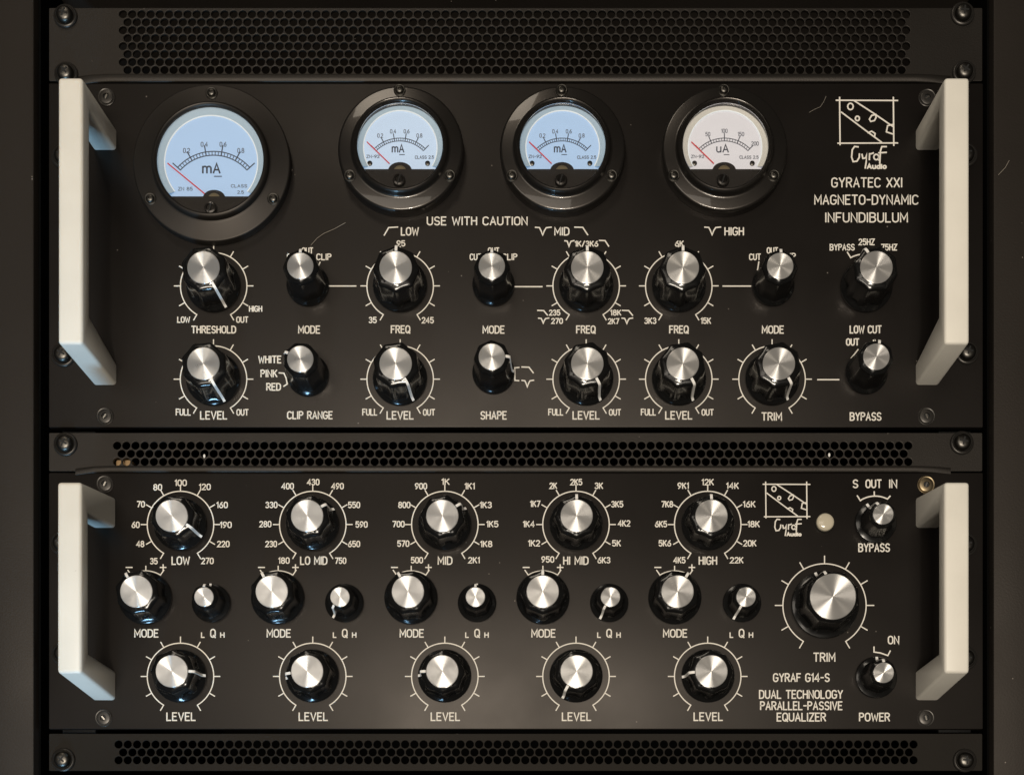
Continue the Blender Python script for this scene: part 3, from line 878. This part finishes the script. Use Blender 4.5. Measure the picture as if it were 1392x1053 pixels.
for i in range(5):
    nm, nx, nw, ang, nums = F[i]
    knob(LL[0], lo, cols[i], 712.6, ang, LL[1])
    scale_ring(lo, cols[i], 712.6)
    words(lo, [(nm, nx, 761.6, 11.5, nw)] + [(t, a, b, 8.7, w) for t, a, b, w in nums])
    knob(LL[0], lo, mx_[i], 813, MOD[i], LL[1])
    c = mx_[i]
    k = Ink()
    words(lo, [('MODE', c + .8, 860.3, 11.5, 33)])
    k.line([(c - 27, 770.8), (c - 18.5, 770.8)], 1.6)
    k.line([(c + 19.5, 770.8), (c + 27.5, 770.8)], 1.6); k.line([(c + 23.5, 767), (c + 23.5, 775)], 1.6)
    k.line([(c - 24.5, 774.5)] + [(c + 37.5 * sin(radians(t)), 813 - 37.5 * cos(radians(t))) for t in range(-32, 33, 4)] + [(c + 24.5, 774.5)], 1.5)
    k.tick(c, 813, 38.5, 44, 0, 1.5)
    k.done('scale_marking', lo)
    knob(LS[0], lo, qx[i], 820, QA[i], LS[1])
    q = qx[i] + (1.5 if i == 0 else 0)
    words(lo, [('L', q - 13.7, 862.6, 7.6, 5), ('Q', q, 860.2, 12, 7.6), ('H', q + 12.8, 862.6, 7.6, 6)])
    knob(LL[0], lo, cols[i], 918.8, LEV[i], LL[1])
    scale_ring(lo, cols[i], 918.8)
    words(lo, [('LEVEL', cols[i] + .8, 973.4, 11.8, 40)])
knob(LT[0], lo, 1120.8, 822.4, -18, LT[1])
scale_ring(lo, 1120.8, 822.4, 56.6, 10.5)
words(lo, [('TRIM', 1120.5, 892.8, 12.5, 30)])
knob(LB[0], lo, 1189.5, 711, -28, LB[1])
words(lo, [('S', 1162.8, 657.3, 11.8, 7.5), ('OUT', 1187.5, 657.3, 11.8, 22), ('IN', 1214, 657.3, 11.8, 11), ('BYPASS', 1188.2, 744, 11.8, 43)],
      [[(1165.2, 673.5), (1169.5, 680.2)] + [(1189.5 + 37 * sin(radians(t)), 711 - 37 * cos(radians(t))) for t in range(-29, 31, 4)] + [(1210, 674)], [(1188.3, 668), (1188.4, 673)]])
knob(LB[0], lo, 1190, 921, 0, LB[1])
words(lo, [('ON', 1214.6, 869.4, 11.5, 15.5), ('POWER', 1188.7, 974, 11.8, 42)], [[(1188, 878.7), (1188, 885.7), (1197, 887), (1206.8, 890.5), (1210.2, 884)]])
words(lo, [('GYRAF G14-S', 1089.3, 920.4, 12, 77)])
words(lo, [('DUAL TECHNOLOGY', 1088.8, 943.2, 12, 114), ('PARALLEL-PASSIVE', 1089.2, 958.6, 12, 112), ('EQUALIZER', 1089.3, 974, 12, 67)])

# indicator lamp
x, y = P(1122.6, 708.3, .003)
il = link('indicator_lamp', from_bm(lathe([(a * MM, b * MM) for a, b in ((5.1, .05), (5.1, .7), (4.85, 1.0), (4.5, .9), (4.4, .3))], 40), 'indicator_lamp'), M['screw_dark'], lo, (x, y, 0), smooth=40)
link('lens', from_bm(lathe([(4.5 * MM, .2 * MM), (4.5 * MM, 1.9 * MM)] + [(4.5 * MM * cos(radians(t)), (1.9 + 1.5 * sin(radians(t))) * MM) for t in (12, 25, 38, 50, 62, 74, 84)], 40), 'lens'), M['lens'], il, smooth=60)

# ------------------------------------------------------------------ small stray things
def hair(label, pts, h=.0003, r=.00014):
    bm = bmesh.new()
    prev = None
    P3 = [P(a, b, h) for a, b in pts]
    for i, (a, b) in enumerate(P3):
        p0 = P3[max(0, i - 1)]; p1 = P3[min(len(P3) - 1, i + 1)]
        l = math.hypot(p1[0] - p0[0], p1[1] - p0[1])
        nx, ny = -(p1[1] - p0[1]) / l, (p1[0] - p0[0]) / l
        ring = [bm.verts.new((a + nx * r * cos(t), b + ny * r * cos(t), h + r * sin(t))) for t in [2 * pi * j / 6 for j in range(6)]]
        if prev:
            for j in range(6):
                bm.faces.new((prev[j], prev[(j + 1) % 6], ring[(j + 1) % 6], ring[j]))
        prev = ring
    o = link('stray_hair', from_bm(bm, 'stray_hair'), M['hair'], None, smooth=60)
    o.rotation_euler = (pi / 2, 0, 0)
    o['label'] = label; o['category'] = 'hair'
    return o
hair('long pale hair stuck on the panel above the MODE knob beside USE WITH CAUTION', [(469.6, 302.8), (455, 311), (440, 317.5), (431, 324), (422.6, 333.5)])
hair('short curled hair on the panel left of the upper emblem', [(1123, 131), (1119.5, 139), (1115, 145.5), (1107, 149), (1100, 153)], r=.0001)
hair('short pale fibre on the right side board beside the upper handle', [(1372, 218), (1366.5, 228), (1357, 238)], h=.0013)

x, y = P(166, 626)
fs = box('foam_scrap', x - .0050, x + .0036, y - .004, y + .0022, -.012, -.0045, M['tan'], None, .0008)
fs.rotation_euler = (pi / 2, 0, 0)
fs['label'] = 'tan scrap showing through the lower left holes of the middle vent'; fs['category'] = 'scrap'
for a, b, side in ((278, 620, 'LO MID numbers'), (1127, 618.5, 'lower emblem')):
    x, y = P(a, b)
    l = link('white_speck', from_bm(lathe([(.0003, 0), (.0006, .0004), (.0004, .0008), (.0001, .0009)], 10), 'white_speck'), M['white'], None, (0, 0, 0), smooth=60)  # small white blob on the vent sheet
    for v in l.data.vertices:
        v.co.x += x; v.co.y = v.co.y * 1.8 + y
    l.rotation_euler = (pi / 2, 0, 0)
    l['label'] = 'small white speck on the middle vent above ' + ('the LOW dial' if a < 500 else 'the indicator lamp')
    l['category'] = 'lint'
